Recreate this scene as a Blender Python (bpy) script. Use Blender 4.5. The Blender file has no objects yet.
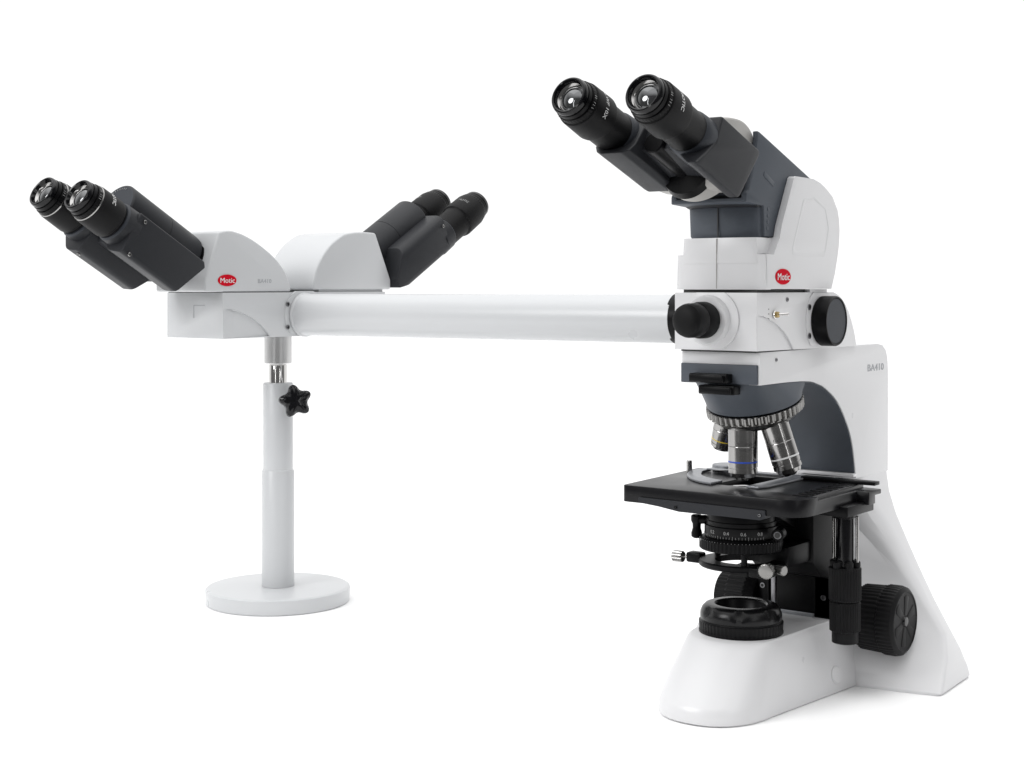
import bpy, bmesh, math
from mathutils import Vector, Matrix
R = math.radians
S = bpy.context.scene
C = S.collection

# ------------------------------------------------------------------ camera
cam = bpy.data.cameras.new('camera')
camo = bpy.data.objects.new('camera', cam)
C.objects.link(camo)
camo.location = (0.6944, -1.28857, 0.40)
camo.rotation_euler = (R(90), 0, R(37))
cam.sensor_width = 36.0
cam.lens = 1500.0 / 1024.0 * 36.0
cam.shift_y = -(381 - 285) / 1024.0
cam.clip_start = 0.05
cam.clip_end = 100
S.camera = camo
S.view_settings.view_transform = 'Standard'
S.view_settings.look = 'None'
S.view_settings.gamma = 1
S.view_settings.exposure = 0.0

# ------------------------------------------------------------------ studio surround (white cyclorama behind, dimmer room behind the photographer)
W = bpy.data.worlds.new('World')
S.world = W
W.use_nodes = True
nt = W.node_tree
nt.nodes.clear()
wo = nt.nodes.new('ShaderNodeOutputWorld')
bg = nt.nodes.new('ShaderNodeBackground')
tc = nt.nodes.new('ShaderNodeTexCoord')


def wnode(t, **k):
    n = nt.nodes.new(t)
    for a, b in k.items():
        setattr(n, a, b)
    return n


def dotramp(vec, lo, hi):
    d = wnode('ShaderNodeVectorMath', operation='DOT_PRODUCT')
    nt.links.new(tc.outputs['Generated'], d.inputs[0])
    d.inputs[1].default_value = Vector(vec).normalized()
    m = wnode('ShaderNodeMapRange', interpolation_type='SMOOTHSTEP')
    nt.links.new(d.outputs['Value'], m.inputs['Value'])
    m.inputs['From Min'].default_value = lo
    m.inputs['From Max'].default_value = hi
    return m.outputs['Result']


FWD = (-0.6018, 0.7986, 0.0)
back = dotramp(FWD, -0.15, 0.35)            # white backdrop half of the studio
mr = wnode('ShaderNodeMapRange')
nt.links.new(back, mr.inputs['Value'])
mr.inputs['To Min'].default_value = 0.16
mr.inputs['To Max'].default_value = 1.08
overhead_glow = dotramp((0, 0, 1), 0.45, 0.85)       # overhead glow added to the surround so the floor turns white
cm = wnode('ShaderNodeMath', operation='MULTIPLY')
nt.links.new(overhead_glow, cm.inputs[0])
cm.inputs[1].default_value = 1.85
mx = wnode('ShaderNodeMath', operation='MAXIMUM')
nt.links.new(mr.outputs['Result'], mx.inputs[0])
nt.links.new(cm.outputs[0], mx.inputs[1])
nt.links.new(mx.outputs[0], bg.inputs['Strength'])
bg.inputs['Color'].default_value = (1.0, 1.0, 1.0, 1)
nt.links.new(bg.outputs[0], wo.inputs['Surface'])


def softbox(name, loc, target, sx, sy, power, col=(1, 1, 1)):
    l = bpy.data.lights.new(name, 'AREA')
    l.shape = 'ELLIPSE' if sx > .9 and sy < 1.2 else 'RECTANGLE'
    l.size = sx
    l.size_y = sy
    l.energy = power
    l.color = col
    o = bpy.data.objects.new(name, l)
    C.objects.link(o)
    o.location = loc
    d = Vector(target) - Vector(loc)
    o.rotation_euler = d.to_track_quat('-Z', 'Y').to_euler()
    return o


softbox('softbox_overhead', (-0.35, 0.1, 2.1), (-0.3, 0.05, 0), 2.6, 1.6, 8)
softbox('softbox_left', (-1.1, -2.3, 1.5), (-0.2, 0.0, 0.3), 1.1, 1.1, 30)
softbox('streak_strip_left', (-.22, -1.95, .75), (0.0, 0.0, 0.25), 0.10, 1.1, 2.2)  # added strip pair, draws bright streaks on the round metal and knobs
softbox('streak_strip_right', (1.75, -.85, .75), (0.0, 0.0, 0.25), 0.10, 1.1, 2.2)  # second added strip, for the streak on the other side
softbox('softbox_right', (1.9, -0.5, 1.1), (0.0, 0.0, 0.3), 0.25, 1.2, 2)


# ------------------------------------------------------------------ materials
def mat(name, col, rough=0.5, metal=0.0, coat=0.0, spec=0.5, bump=0.0, bscale=900.0, noise=0.0, aniso=0.0):
    m = bpy.data.materials.new(name)
    m.use_nodes = True
    n = m.node_tree.nodes
    l = m.node_tree.links
    b = n['Principled BSDF']
    b.inputs['Base Color'].default_value = (*col, 1)
    b.inputs['Roughness'].default_value = rough
    b.inputs['Metallic'].default_value = metal
    b.inputs['Coat Weight'].default_value = coat
    b.inputs['Specular IOR Level'].default_value = spec
    t = n.new('ShaderNodeTexCoord')
    nz = n.new('ShaderNodeTexNoise')
    nz.inputs['Scale'].default_value = bscale
    nz.inputs['Detail'].default_value = 3
    l.new(t.outputs['Object'], nz.inputs['Vector'])
    if bump > 0:
        bp = n.new('ShaderNodeBump')
        bp.inputs['Strength'].default_value = bump
        bp.inputs['Distance'].default_value = 0.0002
        l.new(nz.outputs['Fac'], bp.inputs['Height'])
        l.new(bp.outputs['Normal'], b.inputs['Normal'])
    # roughness variation keeps large faces from looking perfectly even
    n2 = n.new('ShaderNodeTexNoise')
    n2.inputs['Scale'].default_value = 22
    n2.inputs['Detail'].default_value = 5
    l.new(t.outputs['Object'], n2.inputs['Vector'])
    r = n.new('ShaderNodeMapRange')
    r.inputs['To Min'].default_value = max(0.02, rough - 0.06 - noise)
    r.inputs['To Max'].default_value = min(1.0, rough + 0.06 + noise)
    l.new(n2.outputs['Fac'], r.inputs['Value'])
    l.new(r.outputs['Result'], b.inputs['Roughness'])
    return m


M = dict(
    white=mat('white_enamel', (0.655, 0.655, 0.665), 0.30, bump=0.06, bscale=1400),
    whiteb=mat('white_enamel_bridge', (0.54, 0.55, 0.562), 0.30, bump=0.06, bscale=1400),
    ivory_shade=mat('ivory_with_shading', (0.34, 0.33, 0.315), 0.4),  # darker than the drum itself: its shading is in this colour; also a seam
    grey=mat('blue_grey_plastic', (0.066, 0.076, 0.092), 0.48, spec=0.35, bump=0.25, bscale=2200),
    dgrey=mat('charcoal_plastic', (0.0200, 0.0212, 0.0245), 0.46, spec=0.22, bump=0.3, bscale=2200),
    lip=mat('slate_face', (0.032, 0.036, 0.044), 0.5, spec=0.25, bump=0.2, bscale=2200),
    black=mat('black_anodised', (0.004, 0.004, 0.0045), 0.36, spec=0.12, bump=0.15, bscale=2500),
    rubber=mat('black_rubber', (0.006, 0.006, 0.0065), 0.5, spec=0.14, bump=0.3, bscale=1800),
    gloss=mat('black_gloss', (0.004, 0.004, 0.005), 0.12, spec=0.3),
    stage=mat('black_stage_ceramic', (0.005, 0.005, 0.006), 0.30, spec=0.2),
    steel=mat('brushed_steel', (0.34, 0.335, 0.33), 0.17, 1.0),
    chrome=mat('chrome', (0.62, 0.61, 0.60), 0.12, 1.0),
    satin=mat('satin_steel', (0.55, 0.55, 0.55), 0.34, 1.0),
    ringsteel=mat('knurled_steel', (0.24, 0.236, 0.23), 0.28, 1.0),
    semi=mat('black_satin', (0.004, 0.004, 0.0045), 0.27, spec=0.25),
    darksteel=mat('dark_steel', (0.24, 0.24, 0.25), 0.3, 1.0),
    alu=mat('grey_aluminium', (0.30, 0.31, 0.33), 0.38, 0.6),
    glass=mat('coated_lens_glass', (0.09, 0.093, 0.097), 0.04, 0.75, coat=1.0, spec=0.9),
    red=mat('red_badge', (0.55, 0.004, 0.018), 0.7, spec=0.06),
    print=mat('white_print', (0.75, 0.75, 0.75), 0.5),
    gprint=mat('pale_grey_print', (0.33, 0.34, 0.36), 0.45),
    dprint=mat('dim_print', (0.30, 0.30, 0.30), 0.6),
    yellow=mat('yellow_band', (0.75, 0.55, 0.05), 0.4),
    blue=mat('blue_band', (0.03, 0.09, 0.55), 0.4),
    seam=mat('dark_seam', (0.03, 0.03, 0.03), 0.6),
    brass=mat('brass', (0.45, 0.33, 0.15), 0.3, 1.0),
)


# ------------------------------------------------------------------ mesh helpers
class MB:
    """collects shapes, then links them as one mesh object"""

    def __init__(s):
        s.bm = bmesh.new()
        s.mats = []

    def mi(s, m):
        if m not in s.mats:
            s.mats.append(m)
        return s.mats.index(m)

    def merge(s, tmp, m, mtx=None):
        bmesh.ops.recalc_face_normals(tmp, faces=tmp.faces)
        if mtx is not None:
            tmp.transform(mtx)
        i = s.mi(m)
        for f in tmp.faces:
            f.material_index = i
        me = bpy.data.meshes.new('t')
        tmp.to_mesh(me)
        tmp.free()
        s.bm.from_mesh(me)
        bpy.data.meshes.remove(me)
        return s

    def box(s, c, d, m, bev=0.0, rot=None, seg=2):
        t = bmesh.new()
        bmesh.ops.create_cube(t, size=1)
        t.transform(Matrix.Diagonal((*d, 1)))
        if bev > 0:
            bmesh.ops.bevel(t, geom=t.edges[:], offset=bev, segments=seg, affect='EDGES', profile=0.5)
        mt = Matrix.Translation(Vector(c))
        if rot is not None:
            mt = mt @ rot
        return s.merge(t, m, mt)

    def prism(s, pts, lo, hi, m, axis='x', bev=0.0, seg=2, mtx=None):
        """pts 2-D polygon; axis x: pts are (y,z); y: (x,z); z: (x,y)"""
        t = prism_bm(pts, lo, hi, axis, bev, seg)
        return s.merge(t, m, mtx)

    def lathe(s, prof, o, d, m, n=64, knurl=None, up=None):
        """prof: list of (s, r[, k]); k=1 -> this ring takes the knurl"""
        t = bmesh.new()
        d = Vector(d).normalized()
        u = Vector(up) if up is not None else (Vector((0, 0, 1)) if abs(d.z) < 0.9 else Vector((1, 0, 0)))
        e1 = d.cross(u).normalized()
        e2 = d.cross(e1).normalized()
        o = Vector(o)
        rings = []
        for p in prof:
            a, r = p[0], p[1]
            k = len(p) > 2 and p[2]
            if r < 1e-6:
                rings.append([t.verts.new(o + d * a)])
                continue
            ring = []
            for i in range(n):
                th = 2 * math.pi * i / n
                rr = r
                if k and knurl:
                    rr = r * knurl(th, i, a)
                ring.append(t.verts.new(o + d * a + (e1 * math.cos(th) + e2 * math.sin(th)) * rr))
            rings.append(ring)
        for a, b in zip(rings, rings[1:]):
            if len(a) == 1 and len(b) == 1:
                continue
            for i in range(n):
                j = (i + 1) % n
                if len(a) == 1:
                    t.faces.new((a[0], b[i], b[j]))
                elif len(b) == 1:
                    t.faces.new((a[i], a[j], b[0]))
                else:
                    t.faces.new((a[i], a[j], b[j], b[i]))
        if len(rings[0]) > 1 and s_close(prof):
            pass
        return s.merge(t, m)

    def cyl(s, o, d, r, L, m, bev=0.0006, n=48):
        b = min(bev, r * 0.4, L * 0.4)
        return s.lathe([(0, 0), (0, r - b), (b, r), (L - b, r), (L, r - b), (L, 0)], o, d, m, n)

    def tube(s, pts, r, m, n=12):
        t = bmesh.new()
        pts = [Vector(p) for p in pts]
        prev = None
        for i, p in enumerate(pts):
            d = (pts[min(i + 1, len(pts) - 1)] - pts[max(i - 1, 0)]).normalized()
            u = Vector((0, 0, 1)) if abs(d.z) < 0.9 else Vector((1, 0, 0))
            e1 = d.cross(u).normalized()
            e2 = d.cross(e1).normalized()
            ring = [t.verts.new(p + (e1 * math.cos(2 * math.pi * k / n) + e2 * math.sin(2 * math.pi * k / n)) * r) for k in range(n)]
            if prev:
                for k in range(n):
                    t.faces.new((prev[k], prev[(k + 1) % n], ring[(k + 1) % n], ring[k]))
            else:
                t.faces.new(ring)
            prev = ring
        t.faces.new(prev)
        return s.merge(t, m)

    def loft(s, secs, m):
        return s.merge(loft_bm(secs), m)

    def ball(s, c, r, m, sc=(1, 1, 1)):
        t = bmesh.new()
        bmesh.ops.create_uvsphere(t, u_segments=24, v_segments=16, radius=r)
        t.transform(Matrix.Translation(Vector(c)) @ Matrix.Diagonal((*sc, 1)))
        return s.merge(t, m)

    def screw(s, c, d, r, m=None):
        """socket-head screw: metal rim and dark hexagonal recess"""
        m = m or M['darksteel']
        s.lathe([(0, 0), (0, r), (-0.0008, r), (-0.0010, r * 0.9), (-0.0010, r * 0.62)], c, d, m, 20)
        s.lathe([(-0.0010, r * 0.62), (-0.0003, r * 0.55), (-0.0003, 0)], c, d, M['seam'], 6)
        return s

    def text(s, body, mtx, size, m, depth=0.0002, wrap=None, sx=1.0):
        cu = bpy.data.curves.new('txt', 'FONT')
        cu.body = body
        cu.size = size
        cu.align_x = 'CENTER'
        cu.align_y = 'CENTER'
        cu.extrude = depth
        cu.resolution_u = 3
        if 'bold' in (wrap or {}):
            cu.offset = wrap['bold']
        o = bpy.data.objects.new('txt', cu)
        C.objects.link(o)
        bpy.context.view_layer.update()
        me = bpy.data.meshes.new_from_object(o.evaluated_get(bpy.context.evaluated_depsgraph_get()))
        bpy.data.objects.remove(o)
        t = bmesh.new()
        t.from_mesh(me)
        bpy.data.meshes.remove(me)
        if wrap and 'r' in wrap:
            r = wrap['r']
            for v in t.verts:           # letters bent round a barrel: x runs round, y along
                th = v.co.x * sx / r
                rr = r + v.co.z
                v.co = Vector((rr * math.sin(th), v.co.y, rr * math.cos(th)))
        else:
            for v in t.verts:
                v.co.x *= sx
        return s.merge(t, m, mtx)

    def build(s, name, parent=None, sharp=32, mods=None):
        me = bpy.data.meshes.new(name)
        s.bm.to_mesh(me)
        s.bm.free()
        for m in s.mats:
            me.materials.append(m)
        for p in me.polygons:
            p.use_smooth = True
        me.set_sharp_from_angle(angle=R(sharp))
        o = bpy.data.objects.new(name, me)
        C.objects.link(o)
        if parent is not None:
            o.parent = parent
            # parents are empties at the thing's base: keep world placement
            o.matrix_parent_inverse = root_mat(parent).inverted()
        return o


def root_mat(p):
    m = Matrix.Translation(p.location) @ p.rotation_euler.to_matrix().to_4x4()
    if p.parent:
        m = root_mat(p.parent) @ p.matrix_parent_inverse @ m
    return m


def s_close(p):
    return True


def prism_bm(pts, lo, hi, axis='x', bev=0.0, seg=2):
    t = bmesh.new()

    def P(p, a):
        if axis == 'x':
            return (a, p[0], p[1])
        if axis == 'y':
            return (p[0], a, p[1])
        return (p[0], p[1], a)
    A = [t.verts.new(P(p, lo)) for p in pts]
    B = [t.verts.new(P(p, hi)) for p in pts]
    t.faces.new(A)
    t.faces.new(B)
    n = len(pts)
    for i in range(n):
        t.faces.new((A[i], A[(i + 1) % n], B[(i + 1) % n], B[i]))
    bmesh.ops.recalc_face_normals(t, faces=t.faces)
    if bev > 0:
        ed = [e for e in t.edges if len(e.link_faces) == 2 and e.calc_face_angle(0) > R(28)]
        bmesh.ops.bevel(t, geom=ed, offset=bev, segments=seg, affect='EDGES', profile=0.5, clamp_overlap=True)
    return t


def loft_bm(secs):
    t = bmesh.new()
    rings = [[t.verts.new(p) for p in s] for s in secs]
    n = len(rings[0])
    for a, b in zip(rings, rings[1:]):
        for i in range(n):
            j = (i + 1) % n
            t.faces.new((a[i], a[j], b[j], b[i]))
    t.faces.new(rings[0])
    t.faces.new(rings[-1])
    bmesh.ops.recalc_face_normals(t, faces=t.faces)
    return t


def combine(first, others, bevel=0.0, seg=3, ang=30):
    """boolean-joins solids (list of (bmesh, 'UNION'|'DIFFERENCE')), rounds the edges, returns a bmesh"""
    def mk(b):
        bmesh.ops.recalc_face_normals(b, faces=b.faces)
        me = bpy.data.meshes.new('b')
        b.to_mesh(me)
        b.free()
        o = bpy.data.objects.new('b', me)
        C.objects.link(o)
        return o
    base = mk(first)
    tmp = []
    for b, op in others:
        o = mk(b)
        tmp.append(o)
        md = base.modifiers.new('m', 'BOOLEAN')
        md.operation = op
        md.solver = 'EXACT'
        md.object = o
    if bevel > 0:
        md = base.modifiers.new('bv', 'BEVEL')
        md.width = bevel
        md.segments = seg
        md.limit_method = 'ANGLE'
        md.angle_limit = R(ang)
        md.use_clamp_overlap = True
    bpy.context.view_layer.update()
    me = bpy.data.meshes.new_from_object(base.evaluated_get(bpy.context.evaluated_depsgraph_get()))
    r = bmesh.new()
    r.from_mesh(me)
    bpy.data.meshes.remove(me)
    for o in tmp + [base]:
        bpy.data.objects.remove(o)
    return r


def rounded(pts, rad, seg=5):
    """rounds the corners of a polygon; rad is one number or a list"""
    n = len(pts)
    out = []
    for i in range(n):
        r = rad[i] if isinstance(rad, (list, tuple)) else rad
        p = Vector(pts[i])
        if r <= 0:
            out.append(tuple(p))
            continue
        a = Vector(pts[i - 1]) - p
        b = Vector(pts[(i + 1) % n]) - p
        la, lb = a.length, b.length
        ang = a.angle(b)
        t = min(r / math.tan(ang / 2), la * 0.49, lb * 0.49)
        p0 = p + a.normalized() * t
        p1 = p + b.normalized() * t
        for k in range(seg + 1):
            u = k / seg
            q = p0 * (1 - u) ** 2 + p * 2 * u * (1 - u) + p1 * u * u
            out.append(tuple(q))
    return out


def spline(pts, n=8):
    out = []
    P = [Vector(p) for p in pts]
    for i in range(len(P) - 1):
        p0 = P[max(i - 1, 0)]
        p1 = P[i]
        p2 = P[i + 1]
        p3 = P[min(i + 2, len(P) - 1)]
        for k in range(n):
            t = k / n
            out.append(tuple(0.5 * ((2 * p1) + (p2 - p0) * t + (2 * p0 - 5 * p1 + 4 * p2 - p3) * t * t + (3 * p1 - p0 - 3 * p2 + p3) * t ** 3)))
    out.append(tuple(P[-1]))
    return out


def ribs(n, amp):
    """knurl for a lathe with 4 segments per rib"""
    return lambda th, i, a: 1.0 if (i % 4) in (0, 1) else 1.0 - amp


def thing(name, loc, label, cat):
    o = bpy.data.objects.new(name, None)
    o.empty_display_size = 0.05
    C.objects.link(o)
    o.location = loc
    o['label'] = label
    o['category'] = cat
    return o


# basis matrices
def basis(o, ex, ey, ez):
    m = Matrix((Vector(ex), Vector(ey), Vector(ez))).transposed().to_4x4()
    m.translation = Vector(o)
    return m


def on_right(x, y, z):     # on a face that looks to +x: letters run along +y
    return basis((x, y, z), (0, 1, 0), (0, 0, 1), (1, 0, 0))


def on_front(x, y, z):     # on a face that looks to -y
    return basis((x, y, z), (1, 0, 0), (0, 0, 1), (0, -1, 0))


# ------------------------------------------------------------------ setting: white sweep floor
b = MB()
fx, fy = Vector((.799, .602, 0)), Vector((-.602, .799, 0))
q_ = [Vector((.694, -1.289, 0)) + fx * a + fy * c for a, c in ((-6, .82), (6, .82), (6, 12), (-6, 12))]
b.prism([(v.x, v.y) for v in q_], -.004, 0, mat('white_paper', (0.95, 0.95, 0.95), 0.9, spec=0.05), 'z')
fl = b.build('floor')
fl['kind'] = 'structure'

# ================================================================== MICROSCOPE
mic = thing('microscope', (0, 0, 0), 'white compound microscope with binocular head, black stage and turret, standing at right', 'microscope')


# ---- base foot: long front nose, splayed rear fins
def nose(z, w, yc, yf, ne=2.6, yb=0.17, wb=None):
    wb = wb or w
    pts = [(wb, yb), (wb, 0.109), ((w + wb) / 2 * 1.0, (0.109 + yc) / 2), (w, yc)]
    N = 18
    for i in range(1, N):
        th = math.pi * i / N
        c, s_ = math.cos(th), math.sin(th)
        pts.append((w * math.copysign(abs(c) ** (2 / ne), c), yc - (yc - yf) * abs(s_) ** (2 / ne)))
    pts += [(-w, yc), (-(w + wb) / 2, (0.109 + yc) / 2), (-wb, 0.109), (-wb, yb)]
    return [(p[0], p[1], z) for p in pts]


nose_secs = [nose(0.0, .0515, -.037, -.1010, 2.25, wb=.067), nose(.0020, .0532, -.037, -.1045, 2.25, wb=.069), nose(.012, .0530, -.036, -.1040, 2.25, wb=.0675),
             nose(.017, .0524, -.035, -.1010, 2.2, wb=.0665), nose(.030, .0508, -.030, -.0885, 2.15, wb=.063), nose(.045, .0480, -.024, -.0740, 2.1, wb=.058),
             nose(.060, .0455, -.016, -.0580, 2.1, wb=.0535), nose(.0645, .0440, -.014, -.0530, 2.1, wb=.0515), nose(.0662, .0420, -.012, -.0500, 2.1, wb=.0495)]


def colsec(z, xi, yc, wf, yf, wb, yb, r1, yr):
    # half outline: front centre -> inner point -> outer front -> outer back -> rear centre
    rb = r1
    r1 = min(r1 + max(0, z - .060) * .25, wf * .55)
    g_ = min(1.0, max(0.0, (z - .03) / .09))
    h = [(xi * (1 - .55 * g_), yc), ((xi * .45 + wf * .55) * (1 - g_) + xi * .6 * g_, (yc * .5 + yf * .5) * (1 - g_) + g_ * (yc * .3 + yf * .7) - .0005)]
    # outer end face rounded off
    for k in range(5):
        u = k / 4
        p0 = Vector((wf - r1, yf - 0.0005)); p = Vector((wf, yf)); p1 = Vector((wf - 0.0002, yf + r1))
        h.append(tuple(p0 * (1 - u) ** 2 + p * 2 * u * (1 - u) + p1 * u * u))
    for k in range(5):
        u = k / 4
        p0 = Vector((wb, yb - rb)); p = Vector((wb, yb)); p1 = Vector((wb - rb, yb))
        h.append(tuple(p0 * (1 - u) ** 2 + p * 2 * u * (1 - u) + p1 * u * u))
    h += [(wb * .5, yr)]
    pts = h + [(-x * (1 if x < .06 else .88 + .12 * .06 / x), y) for x, y in reversed(h)]
    return [(x, y, z) for x, y in pts]


col_tab = [
    (0.0, .066, .110, .149, .1255, .1455, .2150, .006, .215),
    (.003, .067, .1105, .1515, .1245, .1475, .2160, .006, .216),
    (.012, .064, .1120, .1500, .1330, .1465, .2130, .006, .215),
    (.030, .058, .1160, .1460, .1520, .1380, .2140, .006, .216),
    (.050, .052, .1190, .1370, .1700, .1240, .2180, .006, .219),
    (.075, .045, .1230, .1130, .1850, .1070, .2230, .006, .224),
    (.105, .040, .1270, .0890, .1920, .0880, .2300, .006, .231),
    (.130, .036, .1290, .0730, .1930, .0720, .2380, .006, .238),
    (.155, .032, .1300, .0565, .1860, .0565, .2460, .006, .246),
    (.178, .030, .1300, .0465, .1760, .0465, .2510, .006, .252),
    (.1995, .030, .1300, .0417, .1712, .0417, .2545, .006, .2545)]
b = MB()
body = combine(loft_bm(nose_secs), [(loft_bm([colsec(*t) for t in col_tab]), 'UNION')], 0.0016, 3, 32)
b.merge(body, M['white'])
# round plug on the side of the foot
base = b.build('base', mic, 40)
b = MB()
b.cyl((0.0615, 0.0765, 0.0175), (1, -0.12, 0.20), 0.0082, 0.0038, M['white'], 0.001)
b.build('foot_plug', base)

# ---- arm
curve = [(-.0405, .3068), (.0207, .3066), (.0480, .3064), (.0640, .3050), (.0830, .3008), (.0990, .2935), (.1130, .2825), (.1251, .2700), (.1370, .2590), (.1486, .2455), (.1590, .2300), (.1660, .2170), (.1712, .2015)]
inner = [(-.0405, .3068), (.0207, .3069), (.0500, .3064), (.0627, .3050), (.0819, .3014), (.0979, .2958), (.1125, .2870), (.1251, .2755), (.1380, .2590), (.1486, .2420), (.1570, .2270), (.1628, .2140), (.1660, .2050)]
inner = [(-.0405, .3068), (.0207, .3069), (.0627, .3054), (.0819, .3018), (.0979, .2971), (.1251, .2828), (.1486, .2593), (.1628, .2360), (.1712, .2049), (.1715, .1990)]
isp = spline(inner, 5)
outer = [(.2545, .1990), (.2547, .300)] + [(.2547, .3100), (.2530, .3215), (.2485, .3300), (.2400, .3355), (.2270, .3372)] + [(-.0405, .3372)]
arm_bm = combine(prism_bm(isp + outer, -.0417, .0417, 'x'), [
    (prism_bm([(-.03, .3095), (.03, .3095), (.03, .28), (-.03, .28)], -.06, .0, 'y'), 'DIFFERENCE')], 0.0022, 3, 30)
b = MB()
b.merge(arm_bm, M['white'])
b.screw((.0417, -.0085, .3295), (-1, 0, 0), .0018)
arm = b.build('arm', mic, 35)
# blue-grey lining under the curve of the arm
b = MB()
line = [p for p in isp if p[0] > -.005 and p[1] > .2045]
off = []
for i, p in enumerate(line):
    q0 = Vector(line[max(i - 1, 0)]); q1 = Vector(line[min(i + 1, len(line) - 1)])
    t_ = (q1 - q0).normalized()
    nrm = Vector((-t_.y, t_.x))
    if nrm.y > 0 and nrm.x > 0:
        nrm = -nrm
    nrm = Vector((-abs(t_.y), -abs(t_.x)))
    off.append(tuple(Vector(p) + nrm * .0012))
b.prism(line + off[::-1], -.0395, .0405, M['grey'], 'x')
b.build('arm_lining', arm)
b = MB()
b.box((0, .169, .2025), (.084, .008, .0035), M['white'], .0008)
b.build('lining_ledge', arm)
# front plate
b = MB()
b.box((-.001, -.0413, .3163), (.0815, .0030, .0185), M['grey'], .0008)
b.build('front_plate', arm)
b = MB()
b.text('BA410', on_right(.0418, .2215, .3120), .0105, M['gprint'], .0002, None, 1.5)
b.build('model_lettering', arm)
# slider handles at the front of the nosepiece
b = MB()
b.box((-.0060, -.048, .3125), (.040, .013, .0085), M['black'], .001)
b.box((-.0060, -.0565, .3125), (.036, .004, .0065), M['black'], .001)
b.build('slider_handle', mic)
b = MB()
b.box((.0010, -.044, .3015), (.038, .013, .0085), M['black'], .001)
b.box((.0010, -.0525, .3015), (.034, .004, .0065), M['black'], .001)
b.build('slider_handle', mic)

# ---- nosepiece
TILT = R(17)
CT = Vector((0, .027, .2865))
AX = Vector((0, math.sin(TILT), -math.cos(TILT)))      # turret axis, pointing down and back
E1 = Vector((1, 0, 0))
E2 = Vector((0, -math.cos(TILT), -math.sin(TILT)))     # down-front direction in the turret plane
b = MB()
secs = []
NN = 56
for f in [0, .12, .3, .5, .7, .86, 1.0]:
    ring = []
    for i in range(NN):
        th = 2 * math.pi * i / NN
        c, s_ = math.cos(th), math.sin(th)
        ne = 4.2 - 2.2 * f
        tx = .0405 * math.copysign(abs(c) ** (2 / ne), c)
        ty = .022 - .060 * math.copysign(abs(s_) ** (2 / ne), s_)
        top = Vector((tx, ty, .3078))
        bot = CT + (E1 * c + E2 * s_) * .0465 - AX * .0015
        p = top.lerp(bot, f)
        # bulge outwards mid-way
        outx = (bot - Vector((0, .027, bot.z)))
        p += Vector((outx.x, outx.y, 0)) * .022 * math.sin(math.pi * f)
        ring.append(p)
    secs.append(ring)
b.loft(secs, M['grey'])
nosep = b.build('nosepiece', mic, 50)
b = MB()
b.lathe([(.0, 0), (0, .0455), (.0005, .0470), (.0012, .0478, 1), (.0085, .0478, 1), (.0092, .0468), (.0095, .0445), (.0150, .040), (.0150, 0)], CT, AX, M['ringsteel'], 4 * 44, ribs(44, .07))
b.lathe([(.0152, 0), (.0152, .0398), (.0175, .037), (.0175, 0)], CT, AX, M['black'], 64)
b.build('turret_ring', nosep)


def objective(phi, L, band, r=.0142, name='objective', tip=True, mats=None):
    b = MB()
    rad = (E1 * math.sin(phi) + E2 * math.cos(phi))
    o = CT + AX * .0140 + rad * .0285
    d = (AX * math.cos(TILT) + rad * math.sin(TILT)).normalized()
    st = M['steel']
    s0 = .0
    k = L / .053
    b.lathe([(s0, 0), (s0, r * .93), (.004, r * .93), (.0042, r), (.020 * k, r), (.0203 * k, r * .985), (.0208 * k, r)], o, d, st, 48)
    b.lathe([(.0208 * k, r), (.0345 * k, r)], o, d, st, 48)
    b.lathe([(.0345 * k, r), (.0346 * k, r * 1.006), (.0359 * k, r * 1.006), (.036 * k, r)], o, d, M[band], 48)
    b.lathe([(.036 * k, r), (.0405 * k, r), (.0407 * k, r * .95), (.0415 * k, r * .95), (.0417 * k, r * .99), (.046 * k, r * .99), (.0465 * k, r * .9), (.050 * k, r * .82), (.0503 * k, r * .6), (.053 * k, r * .42), (.053 * k, r * .3)], o, d, st, 48)
    if name == 'objective' and band == 'white_band':
        pass
    b.lathe([(.053 * k, r * .3), (.0526 * k, 0)], o, d, M['glass'], 48)
    # engraved text
    side = d.cross(Vector((.602, -.799, 0))).normalized()
    out = side.cross(d).normalized()
    if out.dot(Vector((.602, -.799, 0))) < 0:
        out = -out
        side = -side
    mt = basis(o + d * (.022 * k) , side if True else side, -d, out)
    t = {'r': r + .00005}
    m2 = basis(o + d * (.0175 * k), out.cross(d) * -1, -d, out)
    if m2.to_3x3().determinant() < 0:
        m2 = basis(o + d * (.0175 * k), out.cross(d), -d, out)
    b.text({'blue': '40X/0.65', 'yellow': '10X/0.25', 'print': '100X/1.25'}[band], m2, .0042, M['seam'], .0001, t)
    b.text('\u221e/0.17', m2 @ Matrix.Translation((0, -.006, 0)), .0036, M['seam'], .0001, t)
    return b.build('objective', nosep, 30)


objective(0, .053, 'blue')
objective(R(62), .0545, 'print', .0140)
objective(R(-74), .0365, 'yellow', .0125)

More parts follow.
